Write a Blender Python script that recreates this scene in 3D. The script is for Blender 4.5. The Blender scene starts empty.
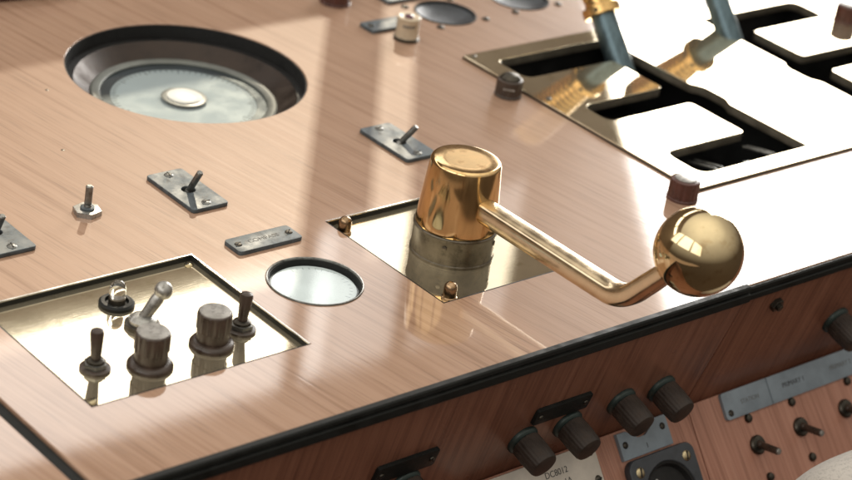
import bpy, bmesh, math, random
from mathutils import Matrix, Vector
random.seed(7)
SC = bpy.context.scene
COL = SC.collection
S = 0.001                      # all lengths below are millimetres
PI = math.pi

# ------------------------------------------------------------------ materials
def new_mat(name):
    m = bpy.data.materials.new(name); m.use_nodes = True
    nt = m.node_tree; nt.nodes.clear()
    o = nt.nodes.new('ShaderNodeOutputMaterial'); b = nt.nodes.new('ShaderNodeBsdfPrincipled')
    nt.links.new(b.outputs[0], o.inputs[0])
    return m, nt, b
def node(nt, t, **kw):
    n = nt.nodes.new(t)
    for k, v in kw.items():
        if k in n.inputs.keys(): n.inputs[k].default_value = v
        else: setattr(n, k, v)
    return n
def ramp(nt, fac, stops):
    r = nt.nodes.new('ShaderNodeValToRGB'); e = r.color_ramp.elements
    while len(e) < len(stops): e.new(0.5)
    for i, (p, c) in enumerate(stops):
        e[i].position = p; e[i].color = (c[0], c[1], c[2], 1) if len(c) == 3 else c
    nt.links.new(fac, r.inputs[0]); return r
def g(v): return (v, v, v)
def coords(nt, scale=(1, 1, 1), rot=(0, 0, 0), src='Object'):
    t = nt.nodes.new('ShaderNodeTexCoord'); m = nt.nodes.new('ShaderNodeMapping')
    m.inputs['Scale'].default_value = scale; m.inputs['Rotation'].default_value = rot
    nt.links.new(t.outputs[src], m.inputs[0]); return m.outputs[0]

def wood(name, dark, mid, light, rotz=0.0, rough=.36, coat=1.0, coat_rough=.05, axis='y', streak=1.0):
    """veneer: long soft figure, fine streaks and short dark pores, all running along one axis"""
    m, nt, b = new_mat(name); L = nt.links.new
    def sc(a, l): return (a, l, a) if axis == 'y' else (a, a, l)
    rot = (0, 0, rotz)
    t = nt.nodes.new('ShaderNodeTexCoord')
    r0 = nt.nodes.new('ShaderNodeMapping'); r0.inputs['Rotation'].default_value = rot; L(t.outputs['Object'], r0.inputs[0])
    def sub(s):
        q = nt.nodes.new('ShaderNodeMapping'); q.inputs['Scale'].default_value = s; L(r0.outputs[0], q.inputs[0]); return q.outputs[0]
    warp = node(nt, 'ShaderNodeTexNoise', Scale=3.0, Detail=2.0); L(sub(sc(6, 1.2)), warp.inputs['Vector'])
    broad = node(nt, 'ShaderNodeTexNoise', Scale=1.0, Detail=4.0, Roughness=.6, Distortion=.4); L(sub(sc(190, 3.6)), broad.inputs['Vector'])
    fine = node(nt, 'ShaderNodeTexNoise', Scale=1.0, Detail=3.0, Roughness=.65); L(sub(sc(420, 9)), fine.inputs['Vector'])
    pore = node(nt, 'ShaderNodeTexNoise', Scale=1.0, Detail=2.0, Roughness=.5); L(sub(sc(1000, 22)), pore.inputs['Vector'])
    def mth(op, a, b_):
        n = nt.nodes.new('ShaderNodeMath'); n.operation = op
        for i, v in enumerate((a, b_)):
            if isinstance(v, (int, float)): n.inputs[i].default_value = v
            else: L(v, n.inputs[i])
        return n.outputs[0]
    f = mth('ADD', mth('MULTIPLY', broad.outputs[0], .5), mth('MULTIPLY', fine.outputs[0], .32))
    f = mth('ADD', f, mth('MULTIPLY', warp.outputs[0], .18))
    w = .13 / streak
    r = ramp(nt, f, [(.5 - w, dark), (.5, mid), (.5 + w, light)])
    pr = ramp(nt, pore.outputs[0], [(.30, g(.62)), (.44, g(1))])
    mx = nt.nodes.new('ShaderNodeMix'); mx.data_type = 'RGBA'; mx.blend_type = 'MULTIPLY'; mx.inputs[0].default_value = .7
    L(r.outputs[0], mx.inputs[6]); L(pr.outputs[0], mx.inputs[7]); L(mx.outputs[2], b.inputs['Base Color'])
    rr = ramp(nt, fine.outputs[0], [(.3, g(rough)), (.7, g(rough + .06))]); L(rr.outputs[0], b.inputs['Roughness'])
    sm = node(nt, 'ShaderNodeTexNoise', Scale=18.0, Detail=3.0); L(t.outputs['Object'], sm.inputs['Vector'])
    cr = ramp(nt, sm.outputs[0], [(.35, g(coat_rough * .85)), (.7, g(coat_rough * 1.25))]); L(cr.outputs[0], b.inputs['Coat Roughness'])
    b.inputs['Coat Weight'].default_value = coat; b.inputs['Coat IOR'].default_value = 1.6; b.inputs['Specular IOR Level'].default_value = .12
    bp = node(nt, 'ShaderNodeBump', Strength=.12, Distance=.0004); L(pore.outputs[0], bp.inputs['Height']); L(bp.outputs[0], b.inputs['Normal'])
    b2 = node(nt, 'ShaderNodeBump', Strength=.03, Distance=.0003); L(fine.outputs[0], b2.inputs['Height']); L(b2.outputs[0], b.inputs['Coat Normal'])
    return m

def metal(name, col, rough=.15, var=.25, scale=60., metallic=1.0, bump=0.0, dirt_or_reflection=None, aniso_scale=(1, 1, 1), coat=0.0, dirt_or_reflection_pos=(.52, .7)):
    m, nt, b = new_mat(name); L = nt.links.new
    v = coords(nt, aniso_scale)
    n = node(nt, 'ShaderNodeTexNoise', Scale=scale, Detail=5.0, Roughness=.6); L(v, n.inputs['Vector'])
    lo = tuple(c * (1 - var) for c in col); hi = tuple(min(1, c * (1 + var * .4)) for c in col)
    r = ramp(nt, n.outputs[0], [(.35, lo), (.65, hi)])
    outc = r.outputs[0]
    if dirt_or_reflection:
        n2 = node(nt, 'ShaderNodeTexNoise', Scale=scale * 2.3, Detail=6.0, Roughness=.7); L(v, n2.inputs['Vector'])
        k = ramp(nt, n2.outputs[0], [(dirt_or_reflection_pos[0], g(0)), (dirt_or_reflection_pos[1], g(1))])
        mx = nt.nodes.new('ShaderNodeMix'); mx.data_type = 'RGBA'; L(k.outputs[0], mx.inputs[0]); L(outc, mx.inputs[6])
        mx.inputs[7].default_value = (*dirt_or_reflection, 1); outc = mx.outputs[2]
    L(outc, b.inputs['Base Color'])
    b.inputs['Metallic'].default_value = metallic
    rr = ramp(nt, n.outputs[0], [(.3, g(rough * .7)), (.75, g(rough * 1.4))]); L(rr.outputs[0], b.inputs['Roughness'])
    if bump:
        bp = node(nt, 'ShaderNodeBump', Strength=bump, Distance=.0005); L(n.outputs[0], bp.inputs['Height']); L(bp.outputs[0], b.inputs['Normal'])
    b.inputs['Coat Weight'].default_value = coat
    return m

M = {}
M['wood'] = wood('veneer_wood', (.285, .165, .104), (.395, .248, .168), (.425, .275, .193), streak=.85, rotz=math.radians(-8))
M['wood_front'] = wood('front_veneer', (.135, .053, .033), (.215, .092, .057), (.27, .122, .078), rotz=math.radians(-4), streak=1.1, coat=.3, coat_rough=.3)
M['wood_ledge'] = wood('ledge_veneer', (.27, .122, .080), (.40, .195, .135), (.47, .245, .175), rotz=math.radians(-5), streak=1.0, coat=.25, coat_rough=.3)
M['black'] = metal('black_rubber', (.012, .013, .012), .55, .4, 90, 0.0, .15)
[n for n in M['black'].node_tree.nodes if n.type == 'BSDF_PRINCIPLED'][0].inputs['Specular IOR Level'].default_value = .22
M['pit'] = metal('black_void', (.006, .006, .006), .7, .3, 50, 0.0)
M['bakelite'] = metal('dark_bakelite', (.056, .037, .027), .34, .35, 120, 0.0, .1)
M['redbakelite'] = metal('red_brown_bakelite', (.085, .028, .020), .32, .35, 120, 0.0, .1)
M['capgrey'] = metal('worn_grey_cap', (.36, .345, .32), .36, .35, 160, .35, .2, dirt_or_reflection=(.09, .085, .08))
M['bronze'] = metal('dark_bronze', (.12, .105, .08), .45, .4, 70, .2, .1)
M['frontknob'] = metal('dull_front_knob', (.042, .029, .022), .6, .45, 120, 0.0, .1)
M['paint'] = metal('brown_wall_panelling', (.30, .225, .17), .6, .1, 6, 0.0)
M['mirror'] = metal('polished_brass_plate', (.84, .74, .54), .05, .10, 26, .88, .006, dirt_or_reflection=(.50, .40, .21), dirt_or_reflection_pos=(.58, .85))
def worn_mirror(m):
    nt = m.node_tree; L = nt.links.new; b = [n for n in nt.nodes if n.type == 'BSDF_PRINCIPLED'][0]
    v = coords(nt)
    sm = node(nt, 'ShaderNodeTexNoise', Scale=22.0, Detail=5.0, Roughness=.65, Distortion=.6); L(v, sm.inputs['Vector'])
    sc_ = node(nt, 'ShaderNodeTexNoise', Scale=1.0, Detail=4.0, Roughness=.7); L(coords(nt, (60, 1500, 60), (0, 0, .5)), sc_.inputs['Vector'])
    mu = nt.nodes.new('ShaderNodeMath'); mu.operation = 'MULTIPLY'; L(sm.outputs[0], mu.inputs[0]); L(sc_.outputs[0], mu.inputs[1])
    rr = ramp(nt, mu.outputs[0], [(.15, g(.012)), (.36, g(.035)), (.5, g(.09))]); L(rr.outputs[0], b.inputs['Roughness'])
    wv = node(nt, 'ShaderNodeTexNoise', Scale=14.0, Detail=2.0); L(v, wv.inputs['Vector'])
    bp = node(nt, 'ShaderNodeBump', Strength=.022, Distance=.002); L(wv.outputs[0], bp.inputs['Height'])
    b2 = node(nt, 'ShaderNodeBump', Strength=.012, Distance=.0003); L(sc_.outputs[0], b2.inputs['Height']); L(bp.outputs[0], b2.inputs['Normal']); L(b2.outputs[0], b.inputs['Normal'])
worn_mirror(M['mirror'])
M['brass'] = metal('polished_brass', (.80, .55, .27), .13, .22, 60, 1.0, .03, dirt_or_reflection=(.46, .26, .10), dirt_or_reflection_pos=(.52, .72), aniso_scale=(1, 1, .18))  # second colour paints dark vertical reflection streaks on the throttle head
M['ballbrass'] = metal('ball_brass', (.74, .60, .36), .075, .14, 40, 1.0, .01, dirt_or_reflection=(.42, .26, .10), dirt_or_reflection_pos=(.55, .8))
M['armbrass'] = metal('worn_arm_brass', (.73, .59, .40), .22, .2, 70, 1.0, .04)
M['oldbrass'] = metal('tarnished_brass', (.15, .13, .10), .36, .45, 70, .8, .25, dirt_or_reflection=(.06, .052, .04))
M['leverbrass'] = metal('lever_brass', (.72, .47, .19), .24, .25, 60, 1.0, .05)
M['bluesteel'] = metal('blued_steel', (.125, .18, .205), .34, .35, 55, .85, .08, aniso_scale=(3, 3, .4))
M['steel'] = metal('dull_grey_steel', (.24, .24, .225), .36, .4, 110, .8, .12, dirt_or_reflection=(.07, .065, .06))
M['satin'] = metal('satin_steel', (.46, .455, .43), .34, .3, 110, .8, .1, dirt_or_reflection=(.16, .15, .135))
M['boltbrass'] = metal('dull_bolt_brass', (.40, .27, .16), .26, .35, 90, 1.0, .08, dirt_or_reflection=(.16, .10, .06))
M['platesteel'] = metal('switch_plate_steel', (.085, .105, .118), .5, .35, 90, .2, .12, dirt_or_reflection=(.036, .040, .042))
M['chrome'] = metal('chrome', (.62, .61, .58), .16, .2, 60, 1.0)
M['darkscrew'] = metal('dark_screw', (.07, .062, .05), .35, .4, 140, .8, .2)
M['brownring'] = metal('brown_bezel', (.040, .028, .022), .42, .35, 60, .55, .08, aniso_scale=(1, 1, 1))
M['greenring'] = metal('grey_green_ring', (.15, .16, .145), .4, .25, 60, .2)
M['greenwash'] = metal('teal_washer', (.030, .046, .042), .38, .3, 90, .35)
M['cream'] = metal('cream_plastic', (.62, .52, .38), .36, .18, 70, 0.0, .04, dirt_or_reflection=(.42, .33, .22))
M['purple'] = metal('purple_jewel', (.08, .012, .035), .12, .2, 60, 0.0, 0, coat=.6)
M['white'] = metal('white_enamel', (.78, .78, .73), .35, .06, 60, 0.0)
M['card'] = metal('dial_card', (.46, .50, .52), .5, .03, 40, 0.0)
M['palecard'] = metal('gauge_card', (.82, .86, .87), .5, .10, 40, 0.0)
M['greydisc'] = metal('grey_disc', (.055, .062, .072), .42, .3, 80, .25, .08)
M['label'] = metal('blue_grey_label', (.235, .285, .33), .45, .2, 60, .15, .06)
M['paper'] = metal('aged_label', (.60, .55, .48), .55, .15, 60, 0.0, .05)
M['ink'] = metal('engraved_ink', (.035, .035, .035), .6, .2, 60, 0.0)
M['faintink'] = metal('faint_engraving', (.16, .165, .165), .5, .2, 60, .3)
M['screwbrass'] = metal('slot_screw_brass', (.50, .42, .26), .3, .25, 90, 1.0)

def fabric(name, col):
    m, nt, b = new_mat(name); L = nt.links.new
    a = node(nt, 'ShaderNodeTexNoise', Scale=1.0, Detail=3.0, Roughness=.6); L(coords(nt, (900, 900, 260)), a.inputs['Vector'])
    c = node(nt, 'ShaderNodeTexNoise', Scale=1.0, Detail=3.0, Roughness=.6); L(coords(nt, (260, 260, 900)), c.inputs['Vector'])
    ad = nt.nodes.new('ShaderNodeMath'); ad.operation = 'ADD'; L(a.outputs[0], ad.inputs[0]); L(c.outputs[0], ad.inputs[1])
    r = ramp(nt, ad.outputs[0], [(.75, tuple(x * .72 for x in col)), (1, col)]); L(r.outputs[0], b.inputs['Base Color'])
    r.color_ramp.elements[1].position = 1.0
    b.inputs['Roughness'].default_value = .9; b.inputs['Sheen Weight'].default_value = .3
    bp = node(nt, 'ShaderNodeBump', Strength=.3, Distance=.0005); L(ad.outputs[0], bp.inputs['Height']); L(bp.outputs[0], b.inputs['Normal'])
    return m
M['cloth'] = fabric('off_white_cloth', (.47, .435, .395))
def glass(name, tint=(1, 1, 1), rough=.02):
    m, nt, b = new_mat(name)
    b.inputs['Base Color'].default_value = (*tint, 1); b.inputs['Transmission Weight'].default_value = 1
    b.inputs['Roughness'].default_value = rough; b.inputs['IOR'].default_value = 1.5
    return m
M['glass'] = glass('clear_glass')
def flatglass(name, rough=.05):
    """thin pane: see-through with a strong surface reflection"""
    m, nt, b = new_mat(name); L = nt.links.new
    out = [n for n in nt.nodes if n.type == 'OUTPUT_MATERIAL'][0]
    tr = node(nt, 'ShaderNodeBsdfTransparent'); tr.inputs[0].default_value = (.86, .90, .90, 1)
    gl = node(nt, 'ShaderNodeBsdfGlossy'); gl.inputs['Roughness'].default_value = rough
    gl.inputs[0].default_value = (.92, .97, 1, 1)
    lw = node(nt, 'ShaderNodeLayerWeight', Blend=.5); mx = node(nt, 'ShaderNodeMixShader')
    pw = nt.nodes.new('ShaderNodeMath'); pw.operation = 'POWER'; pw.inputs[1].default_value = 5; L(lw.outputs['Facing'], pw.inputs[0])
    fr = nt.nodes.new('ShaderNodeMath'); fr.operation = 'MULTIPLY_ADD'; fr.inputs[1].default_value = .92; fr.inputs[2].default_value = .06; L(pw.outputs[0], fr.inputs[0])
    L(fr.outputs[0], mx.inputs[0]); L(tr.outputs[0], mx.inputs[1]); L(gl.outputs[0], mx.inputs[2]); L(mx.outputs[0], out.inputs[0])
    return m
M['pane'] = flatglass('dial_glass')

# ------------------------------------------------------------------ mesh helpers (mm in, metres out)
def BM(): return bmesh.new()
def xf(bm, verts, mtx): bmesh.ops.transform(bm, matrix=mtx, verts=verts)
def box(bm, x0, x1, y0, y1, z0, z1, bev=0.0, seg=2, mtx=None):
    r = bmesh.ops.create_cube(bm, size=1.0); vs = r['verts']
    for v in vs:
        v.co = Vector(((x0 + x1) / 2 + v.co.x * (x1 - x0), (y0 + y1) / 2 + v.co.y * (y1 - y0), (z0 + z1) / 2 + v.co.z * (z1 - z0)))
    if bev:
        es = list({e for v in vs for e in v.link_edges})
        r = bmesh.ops.bevel(bm, geom=es, offset=bev, segments=seg, profile=.6, affect='EDGES')
        vs = list({v for f in r['faces'] for v in f.verts} | {v for v in vs if v.is_valid})
    if mtx: xf(bm, vs, mtx)
    return vs
def lathe(bm, prof, seg=48, mtx=None, flute=0, depth=0.0, frange=None):
    """surface of revolution about z; flute cuts shallow grooves between the z limits in frange"""
    rings = []; vs = []
    for (r, z) in prof:
        if r <= 1e-6:
            v = bm.verts.new((0, 0, z)); rings.append([v]); vs.append(v); continue
        ring = []
        for i in range(seg):
            a = 2 * PI * i / seg; rr = r
            if flute and (frange is None or frange[0] <= z <= frange[1]):
                rr = r - depth * (.5 + .5 * math.cos(a * flute))
            v = bm.verts.new((rr * math.cos(a), rr * math.sin(a), z)); ring.append(v); vs.append(v)
        rings.append(ring)
    for A, B in zip(rings, rings[1:]):
        if len(A) == 1 and len(B) == 1: continue
        for i in range(seg):
            j = (i + 1) % seg
            if len(A) == 1: bm.faces.new((A[0], B[j], B[i]))
            elif len(B) == 1: bm.faces.new((A[i], A[j], B[0]))
            else: bm.faces.new((A[i], A[j], B[j], B[i]))
    if mtx: xf(bm, vs, mtx)
    return vs
def prism(bm, pts, z0, z1, bev=0.0, seg=2, mtx=None):
    lo = [bm.verts.new((x, y, z0)) for x, y in pts]; hi = [bm.verts.new((x, y, z1)) for x, y in pts]
    n = len(pts)
    bm.faces.new(lo[::-1]); top = bm.faces.new(hi)
    for i in range(n): bm.faces.new((lo[i], lo[(i + 1) % n], hi[(i + 1) % n], hi[i]))
    vs = lo + hi
    if bev:
        r = bmesh.ops.bevel(bm, geom=list(top.edges), offset=bev, segments=seg, profile=.6, affect='EDGES')
        vs = [v for v in vs if v.is_valid] + [v for f in r['faces'] for v in f.verts]
        vs = list(set(vs))
    if mtx: xf(bm, vs, mtx)
    return vs
def rrect(x0, x1, y0, y1, r, n=5):
    out = []
    for cx, cy, a0 in ((x1 - r, y0 + r, -90), (x1 - r, y1 - r, 0), (x0 + r, y1 - r, 90), (x0 + r, y0 + r, 180)):
        for i in range(n + 1):
            a = math.radians(a0 + 90 * i / n); out.append((cx + r * math.cos(a), cy + r * math.sin(a)))
    return out
def circle(cx, cy, r, n=72): return [(cx + r * math.cos(2 * PI * i / n), cy + r * math.sin(2 * PI * i / n)) for i in range(n)]
def rounded(pts, n=6):
    """closed polygon [(x, y, radius)] with its corners rounded"""
    out = []; N = len(pts)
    for i, (x, y, r) in enumerate(pts):
        p = Vector((x, y)); a = Vector(pts[i - 1][:2]); b = Vector(pts[(i + 1) % N][:2])
        if r <= 0: out.append((x, y)); continue
        u = (a - p).normalized(); w = (b - p).normalized()
        p0 = p + u * r; p1 = p + w * r
        for k in range(n + 1):
            t = k / n; q = p0 * (1 - t) ** 2 + p * 2 * t * (1 - t) + p1 * t * t
            out.append((q.x, q.y))
    return out
def tube(bm, path, radii, seg=24, squash=None, cap=True):
    """tapered tube along a path; radii are (a, b) half widths: a sideways, b upwards"""
    P = [Vector(p) for p in path]; rings = []
    for i, p in enumerate(P):
        t = (P[min(i + 1, len(P) - 1)] - P[max(i - 1, 0)]).normalized()
        side = t.cross(Vector((0, 0, 1)))
        if side.length < 1e-4: side = Vector((1, 0, 0))
        side.normalize(); up = side.cross(t).normalized()
        a, b = radii[i] if isinstance(radii[i], tuple) else (radii[i], radii[i])
        ring = []
        for k in range(seg):
            an = 2 * PI * k / seg; c, s = math.cos(an), math.sin(an)
            if squash:
                e = 2 / squash; c = math.copysign(abs(c) ** e, c); s = math.copysign(abs(s) ** e, s)
            ring.append(bm.verts.new(p + side * a * c + up * b * s))
        rings.append(ring)
    for A, B in zip(rings, rings[1:]):
        for k in range(seg):
            j = (k + 1) % seg; bm.faces.new((A[k], A[j], B[j], B[k]))
    if cap: bm.faces.new(rings[0][::-1]); bm.faces.new(rings[-1])
def finish(me, angle=35):
    for p in me.polygons: p.use_smooth = True
    me.set_sharp_from_angle(angle=math.radians(angle))
def obj(name, bm, mat, parent=None, loc=None, angle=35):
    bmesh.ops.recalc_face_normals(bm, faces=bm.faces)
    for v in bm.verts: v.co *= S
    me = bpy.data.meshes.new(name); bm.to_mesh(me); bm.free(); finish(me, angle)
    me.materials.append(M[mat] if isinstance(mat, str) else mat)
    if mat == 'pane' and me.polygons[0].normal.z < 0: me.flip_normals()
    o = bpy.data.objects.new(name, me); COL.objects.link(o)
    if parent: o.parent = parent
    if loc: o.location = Vector(loc) * S
    return o
def sheet(name, outline, holes, z0, z1, mat, parent=None, bev=.4):
    """flat plate with holes and a softened rim, made from a filled 2-D curve"""
    cu = bpy.data.curves.new(name, 'CURVE'); cu.dimensions = '2D'; cu.fill_mode = 'BOTH'
    for pts in [outline] + holes:
        sp = cu.splines.new('POLY'); sp.points.add(len(pts) - 1); sp.use_cyclic_u = True
        for i, (x, y) in enumerate(pts): sp.points[i].co = (x * S, y * S, 0, 1)
    cu.extrude = ((z1 - z0) / 2 - bev) * S; cu.bevel_depth = bev * S; cu.bevel_resolution = 2; cu.offset = -bev * S
    tmp = bpy.data.objects.new(name + '_src', cu); COL.objects.link(tmp)
    dg = bpy.context.evaluated_depsgraph_get(); dg.update()
    me = bpy.data.meshes.new_from_object(tmp.evaluated_get(dg)); me.name = name
    bpy.data.objects.remove(tmp)
    for v in me.vertices: v.co.z += (z0 + z1) / 2 * S
    me.materials.clear(); me.materials.append(M[mat]); finish(me, 30)
    o = bpy.data.objects.new(name, me); COL.objects.link(o)
    if parent: o.parent = parent
    return o
def lettering(text, size, parent, loc, mat='ink', depth=.08):
    cu = bpy.data.curves.new('lettering', 'FONT'); cu.body = text; cu.size = size * S; cu.extrude = depth * S
    cu.align_x = 'CENTER'; cu.align_y = 'CENTER'
    tmp = bpy.data.objects.new('lettering_src', cu); COL.objects.link(tmp)
    dg = bpy.context.evaluated_depsgraph_get(); dg.update()
    me = bpy.data.meshes.new_from_object(tmp.evaluated_get(dg)); bpy.data.objects.remove(tmp)
    me.materials.clear(); me.materials.append(M[mat])
    o = bpy.data.objects.new('lettering', me); COL.objects.link(o); o.parent = parent; o.location = Vector(loc) * S
    return o
def tag(o, label, cat, group=None):
    o['label'] = label; o['category'] = cat
    if group: o['group'] = group
    return o
def thing(name, label, cat, loc, frame=None, rz=0, group=None):
    o = bpy.data.objects.new(name, None); COL.objects.link(o); o.empty_display_size = .01
    m = (frame or Matrix.Identity(4)) @ Matrix.Translation(Vector(loc) * S) @ Matrix.Rotation(rz, 4, 'Z')
    o.matrix_world = m
    return tag(o, label, cat, group)
def struct(o): o['kind'] = 'structure'; return o
def dup(root, name, label, loc, frame=None, rz=0, group=None):
    r = root.copy(); COL.objects.link(r)
    r.matrix_world = (frame or Matrix.Identity(4)) @ Matrix.Translation(Vector(loc) * S) @ Matrix.Rotation(rz, 4, 'Z')
    r['label'] = label
    if group: r['group'] = group
    for ch in list(root.children):
        c = ch.copy(); COL.objects.link(c); c.parent = r
        for gch in list(ch.children):
            d = gch.copy(); COL.objects.link(d); d.parent = c
    return r
def T(x, y, z): return Matrix.Translation((x, y, z))
def aim(p0, d):
    """matrix that carries +z onto direction d at p0 (mm)"""
    q = Vector((0, 0, 1)).rotation_difference(Vector(d).normalized())
    return T(*p0) @ q.to_matrix().to_4x4()
def screw(parent, x, y, z, r=2.6, mat='darkscrew', slot=None, name='screw'):
    bm = BM(); lathe(bm, [(r, -.6), (r, .25), (r * .8, .8), (r * .35, 1.05), (0, 1.1)], 20, T(x, y, z))
    o = obj(name, bm, mat, parent)
    a = random.uniform(0, PI) if slot is None else slot
    bm = BM(); box(bm, -r * .86, r * .86, -r * .15, r * .15, .86, 1.2, mtx=T(x, y, z) @ Matrix.Rotation(a, 4, 'Z'))
    obj('slot', bm, 'pit', o)
    return o

# ------------------------------------------------------------------ the console (setting)
XL, XR, YF, YB = -310.5, 1000, -129.5, 560
BR = (-275, -137.5, -65.5, 45)            # brass switch panel opening
TH = (-41, 61, -63.5, 45)                 # throttle opening
CX, CY, CR = 8.7, 258.8, 81.0             # compass
GX, GY, GR = -92.8, -11.5, 27.0           # small gauge
DISCS = [(254.5, 275.5), (332, 278)]
def rect(x0, x1, y0, y1): return [(x0, y0), (x1, y0), (x1, y1), (x0, y1)]
top = struct(sheet('console_top', rect(XL, XR, YF, YB),
      [rect(*BR), rect(*TH), circle(CX, CY, CR, 96), circle(GX, GY, GR), circle(*DISCS[0], 23), circle(*DISCS[1], 23), rect(217, 561, -17, 197)],
      -9, 0, 'wood', bev=.5))
side = struct(sheet('side_panel', rect(-640, -318.5, -560, YB), [], -9, 0, 'wood', bev=.5))
bm = BM(); box(bm, -318.2, -310.8, -560, YB, -9, -1.6, .6)
struct(obj('groove_strip', bm, 'black'))
# black edge moulding: a thick lipped length and a thinner length to its right
bm = BM()
prof = [(-128.7, .06), (-128.8, .9), (-129.3, 1.3), (-132.6, 1.2), (-133.4, .4), (-133.6, -1.6), (-132.2, -2.3), (-132.2, -3.0), (-134.2, -3.8), (-134.2, -8.2), (-133.0, -9.6), (-129.7, -9.6), (-129.7, .06)]
def extrude_x(bm, prof, x0, x1):
    a = [bm.verts.new((x0, y, z)) for y, z in prof]; b = [bm.verts.new((x1, y, z)) for y, z in prof]; n = len(prof)
    bm.faces.new(a); bm.faces.new(b[::-1])
    for i in range(n): bm.faces.new((a[i], b[i], b[(i + 1) % n], a[(i + 1) % n]))
extrude_x(bm, prof, -310.6, 142.8)
struct(obj('thick_edge_moulding', bm, 'black', angle=25))
bm = BM()
extrude_x(bm, [(-129.7, -.6), (-131.0, -.6), (-131.9, -1.4), (-131.9, -3.9), (-131.2, -4.4), (-131.2, -5.0), (-132.6, -5.6), (-132.6, -8.4), (-131.8, -9.6), (-129.7, -9.6)], 143.3, XR)
struct(obj('thin_edge_moulding', bm, 'black', angle=25))

for px_, py_ in ((-132.3, 188.2), (-94.4, 267.5)):
    bm = BM(); lathe(bm, [(1.3, .03), (1.0, .12), (0, .14)], 14, T(px_, py_, 0)); struct(obj('nail_hole', bm, 'darkscrew', top))  # dark disc laid on the wood for the shade in a nail hole
# front face (leans in towards its foot) and the ledge that slopes out below it
FN = Vector((0, -.9565, -.2922)); FU = Vector((0, -.2922, .9565)); F0 = Vector((0, -129, -9.0))
def frame(o, n, u): return Matrix(((1, u.x, n.x, o.x * S), (0, u.y, n.y, o.y * S), (0, u.z, n.z, o.z * S), (0, 0, 0, 1)))
FRONT = frame(F0, FN, FU)                          # local y runs up; y = -d
LN = Vector((0, -.776, .6308)); LU = Vector((0, .6308, .776)); L0 = Vector((0, -104.9, -102.2))
LEDGE = frame(L0, LN, LU)
def front_panel(x0, x1):
    bm = BM(); box(bm, x0, x1, -101.5, -.8, -14, 0, .5)
    o = struct(obj('console_front', bm, 'wood_front')); o.matrix_world = FRONT
front_panel(-640, 146.9); front_panel(147.6, XR)
def ledge_panel(x0, x1):
    bm = BM(); box(bm, x0, x1, -240, 2.5, -14, 0, .5)
    o = struct(obj('console_ledge', bm, 'wood_ledge')); o.matrix_world = LEDGE
ledge_panel(-640, 146.9); ledge_panel(147.7, XR)
# dark batten behind the panel joints, and a raised coaming at the far edge
bm = BM(); box(bm, 140, 154, -100, -2, -20, -14.2); o = struct(obj('joint_batten', bm, 'pit')); o.matrix_world = FRONT
bm = BM(); box(bm, 140, 154, -235, -1, -20, -14.2); o = struct(obj('joint_batten', bm, 'pit')); o.matrix_world = LEDGE

bm = BM(); box(bm, -75, 75, -9, 9, 0, 14, 2.5)
o = obj('wood_coaming', bm, 'redbakelite'); o.matrix_world = T(-60 * S, 416 * S, .0002) @ Matrix.Rotation(math.radians(-6), 4, 'Z')
tag(o, 'dark red raised wood coaming at the far edge behind the compass', 'block')

# ------------------------------------------------------------------ compass
t = thing('compass', 'large round compass sunk into the wood with a pale dial and white hub', 'compass', (CX, CY, 0))
bm = BM(); lathe(bm, [(80.9, -.7), (80.2, -.7), (80.2, -10.5), (75.4, -10.6), (75.4, -14), (80.9, -14)], 96); obj('rim_wall', bm, 'pit', t)
bm = BM(); lathe(bm, [(75.3, -10.8), (74.7, -10.2), (73.9, -10.6), (64.2, -18.6), (63.0, -19.3), (63.0, -23), (75.3, -23)], 96); obj('bezel', bm, 'brownring', t)
bm = BM(); lathe(bm, [(62.9, -18.8), (61.6, -18.0), (57.0, -18.4), (56.2, -18.9), (56.0, -22)], 96); obj('inner_ring', bm, 'greenring', t)
bm = BM(); lathe(bm, [(62.0, -20.5), (55, -21), (0, -21), (0, -25), (62, -25)], 96); card = obj('dial', bm, 'card', t)
bm = BM()
for i in range(72):
    a = 2 * PI * i / 72; L_ = 5 if i % 6 == 0 else 3
    box(bm, 48.5 - L_, 48.5, -.4, .4, -20.97, -20.85, mtx=Matrix.Rotation(a, 4, 'Z'))
obj('graduation', bm, 'faintink', card)
bm = BM(); lathe(bm, [(60, -20.6), (60, -20.2), (49.5, -20.4), (49.2, -20.8)], 96); obj('shade_ring', bm, 'greydisc', card)  # dark ring painted on the card for bezel shadow and its reflection
bm = BM(); lathe(bm, [(56.1, -19.2), (0, -19.2)], 96); obj('glass', bm, 'pane', t)
bm = BM(); lathe(bm, [(15.5, -19.15), (15.5, -19.0), (14.8, -18.8), (11.9, -18.7), (11.9, -19.15)], 48); obj('hub_ring', bm, 'greenring', t)
bm = BM(); lathe(bm, [(11.7, -19.15), (11.7, -18.0), (11.0, -17.6), (0, -17.5)], 48); obj('hub_cap', bm, 'white', t)

# ------------------------------------------------------------------ small round gauge
t = thing('round_gauge', 'small round gauge with a pale dial and thin chrome rim flush in the wood', 'gauge', (GX, GY, 0))
bm = BM(); lathe(bm, [(26.9, -1), (28.0, .15), (27.8, .7), (27.2, .85), (26.7, .5), (26.5, -.6), (26.5, -1)], 72); obj('rim', bm, 'steel', t)
bm = BM(); lathe(bm, [(26.6, -.3), (25.9, -.5), (25.3, -3.0), (24.4, -3.2), (24.4, -10), (26.6, -10)], 72); obj('inner_wall', bm, 'black', t)
bm = BM(); lathe(bm, [(24.3, -3.4), (0, -3.4), (0, -12), (24.3, -12)], 72); card = obj('dial', bm, 'palecard', t)
bm = BM()
for i in range(31):
    a = math.radians(-60 + 300 * i / 30); L_ = 3 if i % 5 == 0 else 1.8
    box(bm, 22 - L_, 22, -.15, .15, -3.38, -3.34, mtx=Matrix.Rotation(a, 4, 'Z'))
obj('graduation', bm, 'label', card)
bm = BM(); lathe(bm, [(25.2, -2.9), (0, -2.9)], 72); obj('glass', bm, 'pane', t)

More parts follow.
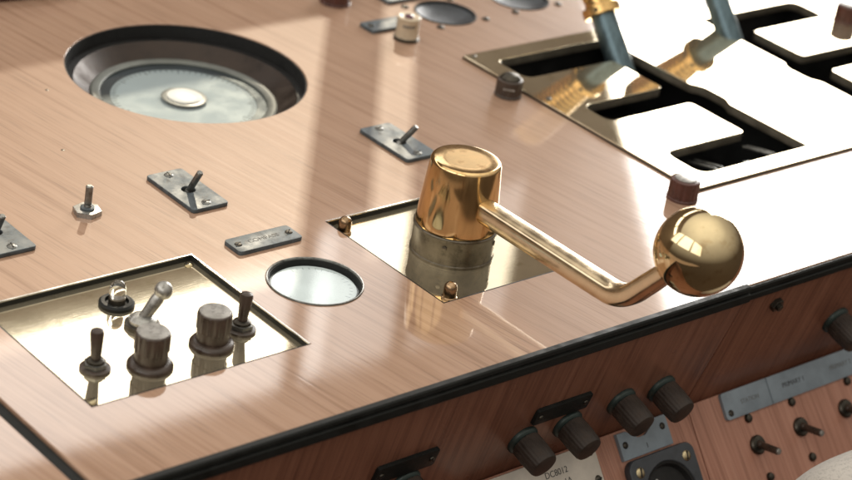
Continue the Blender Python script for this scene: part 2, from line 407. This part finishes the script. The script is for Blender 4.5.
# ------------------------------------------------------------------ grey flush discs with their corner screws
def disc(label, x, y):
    t = thing('flush_dial', label, 'dial', (x, y, 0), group='grey flush dials at the far edge')
    bm = BM(); lathe(bm, [(22.9, -.9), (23.6, .1), (23.3, .7), (22.3, .7), (21.7, -.4), (21.6, -1.5)], 64); obj('rim', bm, 'black', t)
    bm = BM(); lathe(bm, [(21.8, -1.2), (17, -3.2), (10, -4.2), (0, -4.5), (0, -9), (21.8, -9)], 64); obj('dish', bm, 'greydisc', t)
    for sx, sy in ((-1, -1), (1, -1), (-1, 1), (1, 1)): screw(t, sx * 22.5, sy * 20.5, .2, 3.0, 'darkscrew')
disc('grey flush dial nearest the cream push button', *DISCS[0])
disc('grey flush dial farther from the cream push button', *DISCS[1])

# ------------------------------------------------------------------ switch plates on the wood
def lever_rod(bm, base, tip, r0=2.3, r1=2.0):
    d = Vector(tip) - Vector(base); n = d.length
    lathe(bm, [(0, -2), (r0, -2), (r0, 1), (r0 * .8, 2.0), (r1, 2.6), (r1, n - .7), (r1 * .7, n), (0, n)], 20, aim(base, d))
def switch_plate(label, loc, tip, rz=0):
    t = thing('switch_plate', label, 'switch', loc, rz=rz, group='steel plate toggle switches')
    p = sheet('plate', rrect(-13, 13, -25, 25, 2.5), [circle(0, -1, 4.2, 24)], .02, 2.6, 'platesteel', t, bev=.5)
    for y in (-19.5, 19.5): screw(t, 0, y, 2.5, 2.9, 'steel')
    bm = BM(); lathe(bm, [(4.15, 1.0), (3.2, 1.0), (3.0, .3), (0, .3), (0, .05), (4.15, .05)], 24, T(0, -1, 0)); obj('socket', bm, 'black', t)
    bm = BM(); lever_rod(bm, (0, -1, .8), tip); obj('toggle_lever', bm, 'steel', t)
    return t
switch_plate('steel plate toggle switch near the hexagon nut toggle, its lever leaning back', (-95.4, 109.8, 0), (2.0, -8.5, 17))
switch_plate('steel plate toggle switch directly behind the brass throttle head, lever leaning right', (70.6, 110.8, 0), (8.0, -6.5, 14))
switch_plate('steel plate toggle switch cut off by the left edge of the view', (-226.5, 110.5, 0), (1.5, -6, 15))

t = thing('hexagon_toggle', 'bare toggle lever rising from a single hexagon nut on the wood', 'switch', (-164.1, 111.8, 0))
bm = BM(); prism(bm, [(8.6 * math.cos(PI / 3 * i + .25), 8.6 * math.sin(PI / 3 * i + .25)) for i in range(6)], .05, 3.0, .5); obj('nut', bm, 'satin', t)
bm = BM(); lathe(bm, [(4.2, 2.8), (4.2, 4.0), (3.4, 4.4), (0, 4.4)], 24); obj('collar', bm, 'platesteel', t)
bm = BM(); lever_rod(bm, (0, 0, 3.5), (.6, .4, 17.5), 2.3, 2.2); obj('toggle_lever', bm, 'steel', t)

def label_plate(label, loc, text, w=45.5, d=16.5, rz=0, mat='platesteel', group=None, size=5):
    t = thing('label_plate', label, 'label plate', loc, rz=rz, group=group)
    w2, d2 = w / 2, d / 2
    bm = BM(); prism(bm, rounded([(-w2, -d2, 2.5), (w2, -d2, 2.5), (w2, d2, 2.5), (-w2, d2, 2.5)], 3), .03, 2.6, .5); obj('plate', bm, mat, t)
    for s in (-1, 1): screw(t, s * (w2 - 4.6), 0, 2.5, 2.3, 'darkscrew')
    if text: lettering(text, size, t, (0, .3, 2.63), 'ink', .06)
    return t
label_plate('small engraved steel label plate between the switch plate and round gauge', (-91.2, 39.1, 0), 'COMPASS')
label_plate('steel label plate lying behind the cream push button', (197, 271.5, 0), '', size=4, group='label plates at the far edge')
label_plate('steel label plate on the far edge behind the nearer grey flush dial', (245, 312, 0), '', size=4, group='label plates at the far edge')

# ------------------------------------------------------------------ push buttons and caps standing on the wood
t = thing('push_button', 'cream push button with a purple centre and dark marking', 'push button', (192.8, 248, 0))
bm = BM(); lathe(bm, [(9.4, .03), (9.4, 1.6), (8.6, 2.0), (0, 2.0)], 40); obj('base_ring', bm, 'darkscrew', t)
bm = BM(); lathe(bm, [(8.3, 1.8), (8.3, 15.2), (8.6, 15.8), (8.5, 17), (7.4, 17.6), (5.6, 17.2), (4.2, 16.6), (0, 16.4)], 40); b_ = obj('body', bm, 'cream', t)
bm = BM(); lathe(bm, [(3.6, 16.3), (3.4, 17.6), (2.2, 18.5), (0, 18.8)], 28); obj('button', bm, 'purple', t)
bm = BM()                                                           # worn dark marking wrapped round the front
for a0, a1 in ((-2.75, -2.55), (-2.5, -2.3), (-2.25, -2.05), (-2.0, -1.8), (-1.75, -1.6)):
    n = 5; 
    for k in range(n - 1):
        u, v = a0 + (a1 - a0) * k / (n - 1), a0 + (a1 - a0) * (k + 1) / (n - 1); r = 8.36
        q = [bm.verts.new((r * math.cos(w), r * math.sin(w), z)) for w, z in ((u, 11), (v, 11), (v, 12.8), (u, 12.8))]; bm.faces.new(q)
obj('marking', bm, 'faintink', b_)

def cap_knob(name, label, loc, body, cap, r=9, h=13.5, dome=False, group=None):
    t = thing(name, label, 'knob', loc, group=group)
    bm = BM()
    lathe(bm, [(r * 1.04, .03), (r * 1.04, 1.2), (r, 1.8), (r, h - 1.4), (r * .96, h - .5), (r * .88, h), (0, h)], 72, None, 18, .55, (1.7, h - 1)); obj('body', bm, body, t)
    bm = BM()
    if dome: lathe(bm, [(r * .8, h - .05), (r * .78, h + 1), (r * .6, h + 2.6), (r * .3, h + 3.6), (0, h + 3.9)], 40)
    else: lathe(bm, [(r * .72, h - .05), (r * .72, h + .6), (r * .62, h + 1.0), (0, h + 1.1)], 40)
    obj('cap', bm, cap, t); return t
k = cap_knob('domed_knob', 'black knob with a domed grey cap beside the far left corner of the lever plate', (196, 142, 0), 'bakelite', 'darkscrew', 9.2, 12.5, True)
bm = BM(); box(bm, -4, 4, -9.35, -9.2, 7, 8.2, mtx=Matrix.Rotation(math.radians(-45), 4, 'Z')); obj('marking', bm, 'capgrey', k)
cap_knob('fluted_knob', 'red brown fluted knob at the near left corner of the lever plate', (194.0, -27.0, 0), 'redbakelite', 'capgrey', 9.8, 14)
cap_knob('fluted_knob', 'red brown fluted knob standing on the lever plate near the right edge of the view', (560.6, 141, 2.2), 'redbakelite', 'capgrey', 9.4, 14)
cap_knob('stub_knob', 'blurred dark red knob at the top edge behind the compass and cream button', (186, 322, 0), 'redbakelite', 'bakelite', 11, 15)

# ------------------------------------------------------------------ recessed brass switch panel
t = thing('brass_panel', 'polished brass switch panel sunk into the wood at left', 'switch panel', (0, 0, 0))
bm = BM(); box(bm, BR[0] + .4, BR[1] - .4, BR[2] + .4, BR[3] - .4, -9, -3.42); obj('plate', bm, 'mirror', t)
def liner(parent, R, zb, mat='black', lip='chrome', sides='NESW', w=1.0):
    x0, x1, y0, y1 = R[0] + .2, R[1] - .2, R[2] + .2, R[3] - .2
    bm = BM()
    box(bm, x0, x1, y1 - w, y1, zb, -.5); box(bm, x0, x1, y0, y0 + w, zb, -.5)
    box(bm, x0, x0 + w, y0 + w, y1 - w, zb, -.5); box(bm, x1 - w, x1, y0 + w, y1 - w, zb, -.5)
    f = obj('frame', bm, mat, parent)
    bm = BM(); w2 = .9
    box(bm, x0, x1, y1 - w2, y1, -.45, .35); box(bm, x1 - w2, x1, y0, y1 - w2, -.45, .35)
    obj('lip', bm, lip, f)
liner(t, BR, -3.42)
for x, y in ((BR[1] - 5, BR[3] - 5), (BR[0] + 6, BR[2] + 9), (BR[0] + 6, BR[3] - 5)): screw(t, x, y, -3.42, 2.6, 'screwbrass')
ZP = -3.4
def boot_toggle(label, x, y, tip, h_mat='bakelite'):
    t = thing('toggle_switch', label, 'switch', (x, y, ZP), group='toggles on the brass panel')
    bm = BM(); lathe(bm, [(8.2, .03), (8.2, 1.2), (7.4, 1.7), (0, 1.7)], 36); obj('washer', bm, 'bakelite', t)
    bm = BM(); prism(bm, [(6.4 * math.cos(PI / 3 * i), 6.4 * math.sin(PI / 3 * i)) for i in range(6)], 1.6, 4.4, .6); obj('nut', bm, 'steel', t)
    bm = BM(); lathe(bm, [(5, 4.3), (4.8, 5.6), (3.6, 6.4), (0, 6.4)], 28); obj('collar', bm, 'darkscrew', t)
    bm = BM(); d = Vector(tip) - Vector((0, 0, 5)); n = d.length
    lathe(bm, [(0, 0), (2.7, 0), (2.7, 2), (3.2, n * .5), (3.7, n - 2.2), (3.3, n - .6), (2, n), (0, n)], 28, aim((0, 0, 5), d)); obj('toggle_lever', bm, h_mat, t)
    return t
boot_toggle('black toggle nearest the front left of the brass panel', -250.8, -31.1, (-.6, 0, 23.5))
boot_toggle('black toggle at the right side of the brass panel', -159, -32.4, (1.4, .3, 22.5))
t = thing('ball_toggle', 'silver ball tipped toggle leaning right behind the fluted knobs', 'switch', (-204.6, -5.3, ZP))
bm = BM(); lathe(bm, [(9.6, .03), (9.6, 2), (8.4, 2.6), (0, 2.6)], 36); obj('washer', bm, 'darkscrew', t)
bm = BM(); lathe(bm, [(7.6, 2.5), (7.6, 4.6), (6.0, 6.0), (4.2, 6.6), (0, 6.6)], 36); obj('collar', bm, 'satin', t)
bm = BM(); d = Vector((9.5, -3, 17)); n = d.length
lathe(bm, [(0, -1), (3.0, -1), (3.2, 4), (3.6, n - 6), (3.2, n - 4)] + [(5.0 * math.sin(a), n - 5.0 * math.cos(a)) for a in [math.radians(q) for q in range(42, 181, 12)]] + [(0, n + 5.0)], 32, aim((0, 0, 4), d)); obj('toggle_lever', bm, 'satin', t)
def rotary(label, x, y):
    t = thing('rotary_knob', label, 'knob', (x, y, ZP), group='rotary knobs on the brass panel')
    bm = BM(); lathe(bm, [(12.2, .03), (12.2, 1.4), (11.4, 2.6), (9.4, 3.6), (0, 3.6)], 56); obj('skirt', bm, 'bakelite', t)
    bm = BM(); lathe(bm, [(8.6, 3.4), (8.8, 4.4), (8.8, 9.6), (9.4, 10.2), (9.4, 19.2), (9.1, 20.1), (8.6, 20.5), (0, 20.5)], 120, None, 14, .5, (10.1, 19.5)); obj('grip', bm, 'bakelite', t)
    bm = BM(); lathe(bm, [(8.5, 20.48), (8.4, 20.95), (7.8, 21.15), (0, 21.2)], 56); obj('cap', bm, 'capgrey', t)
    return t
rotary('fluted grey capped rotary knob in front of the ball tipped toggle', -223.9, -41.3)
rotary('fluted grey capped rotary knob beside the right black toggle', -182.6, -38.2)
t = thing('indicator_lamp', 'small clear indicator bulb in a black ring on the brass panel', 'indicator lamp', (-204.1, 19.9, ZP))
bm = BM(); lathe(bm, [(9.8, .03), (9.8, 1.6), (8.6, 2.6), (6.6, 2.6), (6.2, 1.0), (0, 1.0)], 44); obj('ring', bm, 'black', t)
bm = BM(); lathe(bm, [(4.6, 1.0), (4.6, 4.4), (4.1, 5), (0, 5)], 28); obj('socket', bm, 'oldbrass', t)
bm = BM(); lathe(bm, [(4.0, 4.6), (4.4, 6.5), (4.5, 10), (3.8, 12.6), (2.4, 14.2), (1.0, 14.9), (0, 15)], 32); obj('bulb', bm, 'glass', t)

# ------------------------------------------------------------------ throttle: plate and lever
t = thing('throttle_plate', 'square polished brass plate sunk in the wood under the throttle', 'plate', (0, 0, 0))
bm = BM(); box(bm, TH[0] + .4, TH[1] - .4, TH[2] + .4, TH[3] - .4, -9, -3.42); obj('plate', bm, 'mirror', t)
liner(t, TH, -3.42)
for x, y in ((-34.8, 34), (-29.8, -55.9), (53.5, 34)):
    bm = BM(); lathe(bm, [(4.6, -3.38), (4.6, -2.4), (3.9, -2.0), (3.9, 3.2), (3.6, 4.8), (2.6, 6.1), (1.2, 6.8), (0, 7)], 28, T(x, y, 0)); obj('domed_bolt', bm, 'boltbrass', t)
TX, TY = 10.4, -11.8
t = thing('throttle_lever', 'polished brass throttle lever with a long arm and ball handle', 'lever', (TX, TY, ZP))
bm = BM()
lathe(bm, [(25.2, .03), (25.2, 1.4), (24.7, 1.9), (24.7, 15.8), (25.1, 16.4), (25.1, 18), (24.4, 18.6), (0, 18.6)], 96); obj('collar', bm, 'oldbrass', t)
bm = BM()
lathe(bm, [(23.6, 18.5), (24.2, 19.0), (24.3, 20.2), (23.9, 24), (22.4, 42), (20.9, 58.2), (20.5, 59.3), (19.6, 60.0), (18.6, 60.2), (12, 60.15), (0, 60.1)], 128); obj('head', bm, 'brass', t)
for a in (215, 300):
    bm = BM(); lathe(bm, [(0, -.6), (1.5, -.6), (1.5, .25), (1.1, .4), (0, .45)], 14, Matrix.Rotation(math.radians(a), 4, 'Z') @ T(24.8, 0, 12.5) @ Matrix.Rotation(PI / 2, 4, 'Y')); obj('set_screw', bm, 'oldbrass', t)
# arm runs level towards the operator, then turns up to the ball
az = 36.2; path = []; rad = []
ys = [-16 - i * 6 for i in range(18)]
for y in ys: path.append((0, y, az)); rad.append((6.4 + .7 * len(rad) / 18, 6.8 - .4 * len(rad) / 18))
cy, R_ = -118.0, 26.0
for i in range(1, 11):
    a = math.radians(50 * i / 10); path.append((0, cy - 6 - R_ * math.sin(a), az + R_ * (1 - math.cos(a)))); rad.append((7.1 - .03 * i, 6.4 - .03 * i))
ex, ez = path[-1][1], path[-1][2]; dy, dz = -math.cos(math.radians(50)), math.sin(math.radians(50))
for q in (8, 16, 24, 34, 44, 50): path.append((0, ex + dy * q, ez + dz * q)); rad.append((6.8 - q * .02, 6.1 - q * .015))
bm = BM(); tube(bm, path, rad, 32, squash=3.4); arm = obj('arm', bm, 'armbrass', t, angle=50)
bx = (0, ex + dy * 54, ez + dz * 54)
bm = BM(); bmesh.ops.create_uvsphere(bm, u_segments=96, v_segments=48, radius=23.9, matrix=aim(bx, (0, dy, dz))); obj('ball', bm, 'ballbrass', t)

# ------------------------------------------------------------------ lever quadrant: mirror plate with two gates
def gate(m):
    pts = [(226, 155, 9), (312, 155, 4), (312, 104, 5), (231, 104, 9), (231, 77, 9), (312, 77, 5), (312, 25, 4), (231, 25, 10), (231, -10, 10), (338.5, -10, 3), (338, 64, 3), (343, 70, 5), (343, 94, 6), (337, 100, 3), (336, 188, 6), (226, 188, 9)]
    p = rounded(pts, 5)
    if m: p = [(778 - x, y) for x, y in p][::-1]
    return p
t = thing('lever_plate', 'mirror bright brass plate with two branching lever gates', 'plate', (0, 0, 0))
sheet('plate', rrect(209, 620, -24.5, 204.5, 2), [gate(False), gate(True)], .05, 2.2, 'mirror', t, bev=.35)
sheet('plate_edge', rrect(208.3, 620.8, -25.3, 205.2, 2.4), [rrect(216, 600, -18, 198, 2)], .02, 1.1, 'black', t, bev=.3)
sheet('gate_lining', rrect(213, 600, -20, 199, 2), [gate(False), gate(True)], -4.5, .04, 'bronze', t, bev=.2)
bm = BM()
for q in ((217.4, 218.4, -16.8, 196.8), (559.6, 560.6, -16.8, 196.8), (218.4, 559.6, -16.8, -15.8), (218.4, 559.6, 195.8, 196.8), (388, 390, -15.8, 195.8)):
    box(bm, *q, -70, -6)
box(bm, 217.4, 560.6, -16.8, 196.8, -72, -70.1)
obj('gate_housing', bm, 'pit', t)
bm = BM()
for q in (262, 268, 318, 322): tube(bm, [(q, -14, -10), (q + 2, 6, -8), (q, 28, -12)], [.9, .9, .9], 10)
box(bm, 291, 298, 0, 6, -12, -8, .8)
obj('linkage', bm, 'steel', t)
for x, y in ((215, -19), (215, 199), (216, 122)): screw(t, x, y, 2.2, 2.2, 'oldbrass')
def gear_lever(label, x):
    t = thing('gate_lever', label, 'lever', (x, 156, 0), group='levers in the brass gate plate')
    d = Vector((0, .66, .75)); A = aim((0, 0, 0), d)
    bm = BM(); lathe(bm, [(0, -26), (9, -26), (9.4, -10), (9.4, 4), (9.0, 30), (9.0, 42), (0, 42)], 40, A); obj('stem', bm, 'bluesteel', t)
    bm = BM(); lathe(bm, [(9.2, 35.5), (13.4, 35.5), (14, 36.2), (14, 42), (13.4, 42.8), (11, 43), (0, 43)], 56, A); c_ = obj('collar', bm, 'leverbrass', t)
    for a in (30, 120, 210, 300):
        bm = BM(); lathe(bm, [(0, -.5), (1.5, -.5), (1.5, .3), (0, .3)], 14, A @ Matrix.Rotation(math.radians(a), 4, 'Z') @ T(13.95, 0, 39) @ Matrix.Rotation(PI / 2, 4, 'Y')); obj('set_screw', bm, 'pit', c_)
    bm = BM()
    pr = [(10.2, 42.9), (10.4, 46)]
    for k in range(12): z = 48 + k * 5; r = 10.8 + k * .42; pr += [(r - .7, z), (r, z + .8), (r, z + 3.6), (r - .7, z + 4.4)]
    pr += [(15.2, 110), (15, 116), (12, 121), (6, 124), (0, 124.6)]
    lathe(bm, pr, 48, A); obj('grip', bm, 'leverbrass', t)
    return t
gear_lever('blue grey lever with brass handle in the left gate slot of the plate', 319.7)
gear_lever('blue grey lever in the right gate slot, its collar above the view', 441)

# ------------------------------------------------------------------ front face: knobs, black plates, bolt
def front_knob(label, x, d):
    t = thing('front_knob', label, 'knob', (x, -d, .03), FRONT, group='dark knobs on the console front')
    bm = BM(); lathe(bm, [(10.3, 0), (10.3, 1.6), (9.7, 2.6), (8.4, 3.6), (0, 3.6)], 48); obj('washer', bm, 'greenwash', t)
    bm = BM(); lathe(bm, [(8.2, 3.4), (9.3, 4), (9.5, 12), (9.0, 20.5), (8.2, 22), (7.2, 22.4), (0, 22.4)], 96, None, 24, .28, (3.9, 21)); obj('grip', bm, 'frontknob', t)
    return t
front_knob('dark front knob below the left end of the black label plate', -5.7, 69)
front_knob('dark front knob below the right end of the black label plate', 30.4, 69)
front_knob('dark front knob overlapping the grey plate of the dark dial', 73.2, 65)
front_knob('dark front knob beside the crack between the panels', 108.5, 66)
front_knob('dark front knob cut off by the right edge of the view', 268, 57)
def black_plate(label, x0, x1, y0, y1):
    t = thing('black_plate', label, 'label plate', (0, 0, .03), FRONT, group='black plates on the console front')
    bm = BM(); prism(bm, rounded([(x0, y0, 2), (x1, y0, 2), (x1, y1, 2), (x0, y1, 2)], 3), 0, 2.4, .5); obj('plate', bm, 'black', t)
    for x in (x0 + 4, x1 - 4): screw(t, x, (y0 + y1) / 2, 2.3, 1.8, 'darkscrew')
black_plate('black label plate above the pair of dark front knobs', -6, 38, -56, -43.5)
black_plate('black label plate at the bottom edge of the dark console front', -123, -79, -60, -46.5)
front_knob('dark front knob showing only its rim under the lower left black plate', -94, 71)
t = thing('hexagon_bolt', 'dark hexagon bolt alone on the front face beside the crack', 'bolt', (182.2, -15.7, .03), FRONT)
bm = BM(); prism(bm, [(4.8 * math.cos(PI / 3 * i), 4.8 * math.sin(PI / 3 * i)) for i in range(6)], 0, 3.4, .6); obj('head', bm, 'darkscrew', t)
bm = BM(); lathe(bm, [(2.4, 3.3), (2.4, 5), (1.9, 5.5), (0, 5.6)], 20); obj('stud', bm, 'darkscrew', t)

# ------------------------------------------------------------------ ledge: label strip, toggles, screws, dial, paper label
t = thing('label_strip', 'long blue grey label strip above the pair of toggles', 'label strip', (0, 0, .03), LEDGE)
bm = BM(); prism(bm, rounded([(175.5, -15, 2.5), (219, -15, .3), (219, 2.6, .3), (175.5, 2.6, 2.5)], 3), 0, 2.4, .4); a_ = obj('left_plate', bm, 'label', t)
bm = BM(); prism(bm, rounded([(219.6, -15, .3), (360, -15, 2.5), (360, 2.6, 2.5), (219.6, 2.6, .3)], 3), 0, 2.4, .4); b_ = obj('right_plate', bm, 'label', t)
lettering('STATION', 4.2, a_, (200, -6.5, 2.45), 'faintink'); lettering('PRIMARY 1', 4.6, b_, (243, -6, 2.45)); lettering('PRIMARY 2', 4.6, b_, (291, -6, 2.45), 'faintink')
screw(t, 180, -11, 2.35, 2.2, 'darkscrew')
def ledge_toggle(label, x, y):
    t = thing('ledge_toggle', label, 'switch', (x, -y, .03), LEDGE, group='toggles on the sloping ledge')
    bm = BM(); lathe(bm, [(6.3, 0), (6.3, 1.6), (5.4, 2.6), (3.6, 2.8), (0, 2.8)], 32); obj('nut', bm, 'darkscrew', t)
    bm = BM(); lever_rod(bm, (0, 0, 2.5), (0, -7, 16.5), 2.6, 2.4); obj('toggle_lever', bm, 'bakelite', t)
    bm = BM(); lathe(bm, [(2.1, 0), (1.8, .8), (0, .9)], 16, aim((0, -7, 16.4), (0, -7, 14))); obj('tip', bm, 'capgrey', t)
ledge_toggle('dark ledge toggle nearest the crack between the panels', 196.1, 35.8)
ledge_toggle('dark ledge toggle nearest the off white cloth', 238.9, 35.1)
def ledge_screw(label, x, y):
    bm = BM(); lathe(bm, [(3.0, 0), (3.0, .8), (2.4, 1.9), (1.2, 2.4), (0, 2.5)], 24)
    o = obj('panel_screw', bm, 'darkscrew'); o.matrix_world = LEDGE @ T(x * S, -y * S, .00003)
    tag(o, label, 'screw', 'dark screws in the sloping ledge')
ledge_screw('dark screw just below the left end of the blue grey label strip', 195.4, 18)
ledge_screw('dark screw below the strip and above the toggle nearest the cloth', 237.9, 18)
ledge_screw('dark screw below the label strip near the right edge of the view', 294.7, 18)
ledge_screw('dark screw below the toggle nearest the crack', 198.6, 57.7)
ledge_screw('dark screw below the toggle beside the edge of the cloth', 241.1, 56)
ledge_toggle('dark ledge toggle cut off by the right edge of the view', 285, 34.5)
t = thing('notched_plate', 'grey notched plate tucked under the dark front knob', 'plate', (0, 0, .03), LEDGE)
bm = BM(); prism(bm, [(81, -16), (124.6, -16), (124.6, 3), (113, 3), (110, -2), (104, -5.5), (97, -5.5), (92, -2), (89, 1), (81, 1)], 0, 2.6, .5); obj('plate', bm, 'label', t)
lettering('1', 4.5, t, (103, -11.5, 2.65), 'ink')
for x, y in ((85.5, -7), (119.5, -3.5)): screw(t, x, y, 2.5, 2.2, 'darkscrew')
t = thing('square_dial', 'square black dial with brass slotted screws at the bottom edge', 'dial', (0, 0, .03), LEDGE)
sheet('flange', rrect(80, 137, -74, -17.2, 7), [circle(108.8, -45.5, 21.5, 64)], 0, 5.5, 'greydisc', t, bev=.8)
bm = BM(); lathe(bm, [(21.4, 5), (20, 4.4), (18.6, 1.2), (0, 1.0), (0, .1), (21.4, .1)], 64, T(108.8, -45.5, 0)); obj('bowl', bm, 'pit', t)
bm = BM(); box(bm, -1.6, 1.6, -14, 15, 2.0, 3.4, .5, mtx=T(108.8, -45.5, 0) @ Matrix.Rotation(math.radians(35), 4, 'Z')); obj('pointer', bm, 'capgrey', t)
for x, y in ((88, -25.5), (129, -25.5), (88, -66), (129, -66)): screw(t, x, y, 5.4, 3.4, 'screwbrass', slot=PI / 2 - .2)
t = thing('paper_label', 'worn off white label with black lettering under the pair of front knobs', 'label', (0, 0, .03), LEDGE)
bm = BM(); prism(bm, rounded([(-40, -24, 2), (62, -24, 2), (62, 1.4, 4), (-40, 1.4, 2)], 3), 0, 1.6, .4); obj('plate', bm, 'paper', t)
lettering('DC8012', 5.4, t, (27.5, -8.2, 1.62)); lettering('No.1A', 5.4, t, (30.5, -15.0, 1.62))
for x, y in ((57.5, -3.2), (57.5, -20.5)): screw(t, x, y, 1.5, 2.6, 'darkscrew')

# ------------------------------------------------------------------ cloth in the near corner
bm = BM(); bmesh.ops.create_uvsphere(bm, u_segments=96, v_segments=64, radius=1.0)
for v in bm.verts:
    c = v.co
    f = lambda q, e: math.copysign(abs(q) ** e, q)
    v.co = Vector((f(c.x, .85) * 84, f(c.y, .9) * 42, f(c.z, .8) * 96 + 1.2 * math.sin(c.x * 7 + c.z * 5) * (1 - abs(c.y))))
o = obj('chair_cushion', bm, 'cloth', angle=180); o.location = (.158, -.235, -.1605)
tag(o, 'off white woven cloth cushion rising in the near right corner', 'cushion')

# ------------------------------------------------------------------ light: the wheelhouse windows, plus added fill lamps
def area(name, loc, n, w, h, L, col=(1, 1, 1), roll=0.0, spread=None):
    li = bpy.data.lights.new(name, 'AREA'); li.shape = 'RECTANGLE'; li.size = w * S; li.size_y = h * S
    li.energy = L * KAREA * (w * S) * (h * S); li.color = col
    if spread: li.spread = spread
    o = bpy.data.objects.new(name, li); COL.objects.link(o)
    z = -Vector(n).normalized(); up = Vector((0, 0, 1)); x = up.cross(z).normalized(); y = z.cross(x)
    m = Matrix((x, y, z)).transposed().to_4x4()
    o.matrix_world = Matrix.Translation(Vector(loc) * S) @ m @ Matrix.Rotation(roll, 4, 'Z')
    return o
KAREA = 4.0
W = 1500
WARM = (1, .96, .91)
def pane(x0, x1, z0, z1, L, col=WARM): area('window_or_fill_light', ((x0 + x1) / 2, W, (z0 + z1) / 2), (0, -1, 0), x1 - x0, z1 - z0, L, col)
HEAD, SILL = 1275, 1017
pane(430, 1210, SILL + 26, HEAD, 2.8)
pane(1250, 1297, SILL - 20, HEAD, 3.0)
pane(1302, 1440, SILL - 30, HEAD, 1.8)  # added fill lamp, no opening behind it; brightens the throttle plate
pane(1480, 1700, SILL - 20, HEAD, 1.1)  # another added fill on solid wall, lightens the plate right of the collar
pane(-450, 330, SILL, HEAD, 2.4)
pane(-1330, -550, SILL, HEAD, 2.4)
wall = struct(sheet('window_wall', [(-2300, -600), (1150, -600), (2300, 1652), (2300, 2000), (-2300, 2000)],
       [rect(430, 1210, SILL, HEAD), rect(1255, 1292, SILL - 20, HEAD), rect(-450, 330, SILL, HEAD), rect(-1330, -550, SILL, HEAD)], -5, 5, 'paint', bev=1))
wall.matrix_world = Matrix.Translation((0, (W + 7) * S, 0)) @ Matrix.Rotation(PI / 2, 4, 'X')
SAZ, SEL, SD = math.radians(40.8), math.radians(32.5), 60000
sd = Vector((math.sin(SAZ) * math.cos(SEL), math.cos(SAZ) * math.cos(SEL), math.sin(SEL)))
area('low_sun_light', sd * SD, -sd, 230, 230, 85000, (1, .87, .67))
# the big bright window to the right leans back with the wheelhouse
e = Vector((.492, 0, .871)); nrm = Vector((.871, 0, -.492)); mid = Vector((1985, W, 1050))
cen = mid + nrm * 1300 + e * 500
o = area('bright_window_light', cen, (0, -1, 0), 2600, 2600, 9.5, (1, .97, .92))
xx = Vector(nrm); yy = Vector(e); zz = xx.cross(yy)
m = Matrix((xx, yy, zz)).transposed().to_4x4()
if (m.to_3x3() @ Vector((0, 0, -1))).y > 0:
    m = Matrix((-xx, yy, (-xx).cross(yy))).transposed().to_4x4()
o.matrix_world = Matrix.Translation(cen * S) @ m
for y0 in (-1150, 0, 1150): area('side_window_light', (-1500, y0, 1200), (1, 0, 0), 1000, 1100, 1.5, WARM)

w = bpy.data.worlds.new('World'); SC.world = w; w.use_nodes = True
nt = w.node_tree; bg = nt.nodes['Background']
tc = nt.nodes.new('ShaderNodeTexCoord'); sp = nt.nodes.new('ShaderNodeSeparateXYZ'); nt.links.new(tc.outputs['Generated'], sp.inputs[0])
mr = nt.nodes.new('ShaderNodeMapRange'); mr.inputs[1].default_value = -1; mr.inputs[2].default_value = 1; nt.links.new(sp.outputs[2], mr.inputs[0])
r = ramp(nt, mr.outputs[0], [(.2, (.055, .038, .026)), (.48, (.075, .058, .045)), (.62, (.30, .27, .235)), (.82, (.56, .52, .46)), (1, (1.2, 1.13, 1.0))])
nt.links.new(r.outputs[0], bg.inputs[0]); bg.inputs[1].default_value = 1.15

# ------------------------------------------------------------------ camera
cam = bpy.data.cameras.new('camera'); co = bpy.data.objects.new('camera', cam); COL.objects.link(co)
rt = Vector((.75237486, -.64273, .14432676)); up = Vector((.19765138, .42926448, .88128652)); fw = Vector((.62838364, .63453144, -.45000428))
m = Matrix((rt, up, -fw)).transposed().to_4x4()
co.matrix_world = Matrix.Translation(Vector((-816.899, -824.891, 585.006)) * S) @ m
cam.sensor_width = 36; cam.lens = 2200 / 852 * 36; cam.clip_start = .05; cam.clip_end = 50
cam.dof.use_dof = True; cam.dof.focus_distance = 1.25; cam.dof.aperture_fstop = 9.0
SC.camera = co
SC.view_settings.view_transform = 'Standard'; SC.view_settings.look = 'None'
SC.view_settings.exposure = .1; SC.view_settings.gamma = 1
SC.render.engine = 'CYCLES'
SC.cycles.max_bounces = 8; SC.cycles.glossy_bounces = 5; SC.cycles.transparent_max_bounces = 8
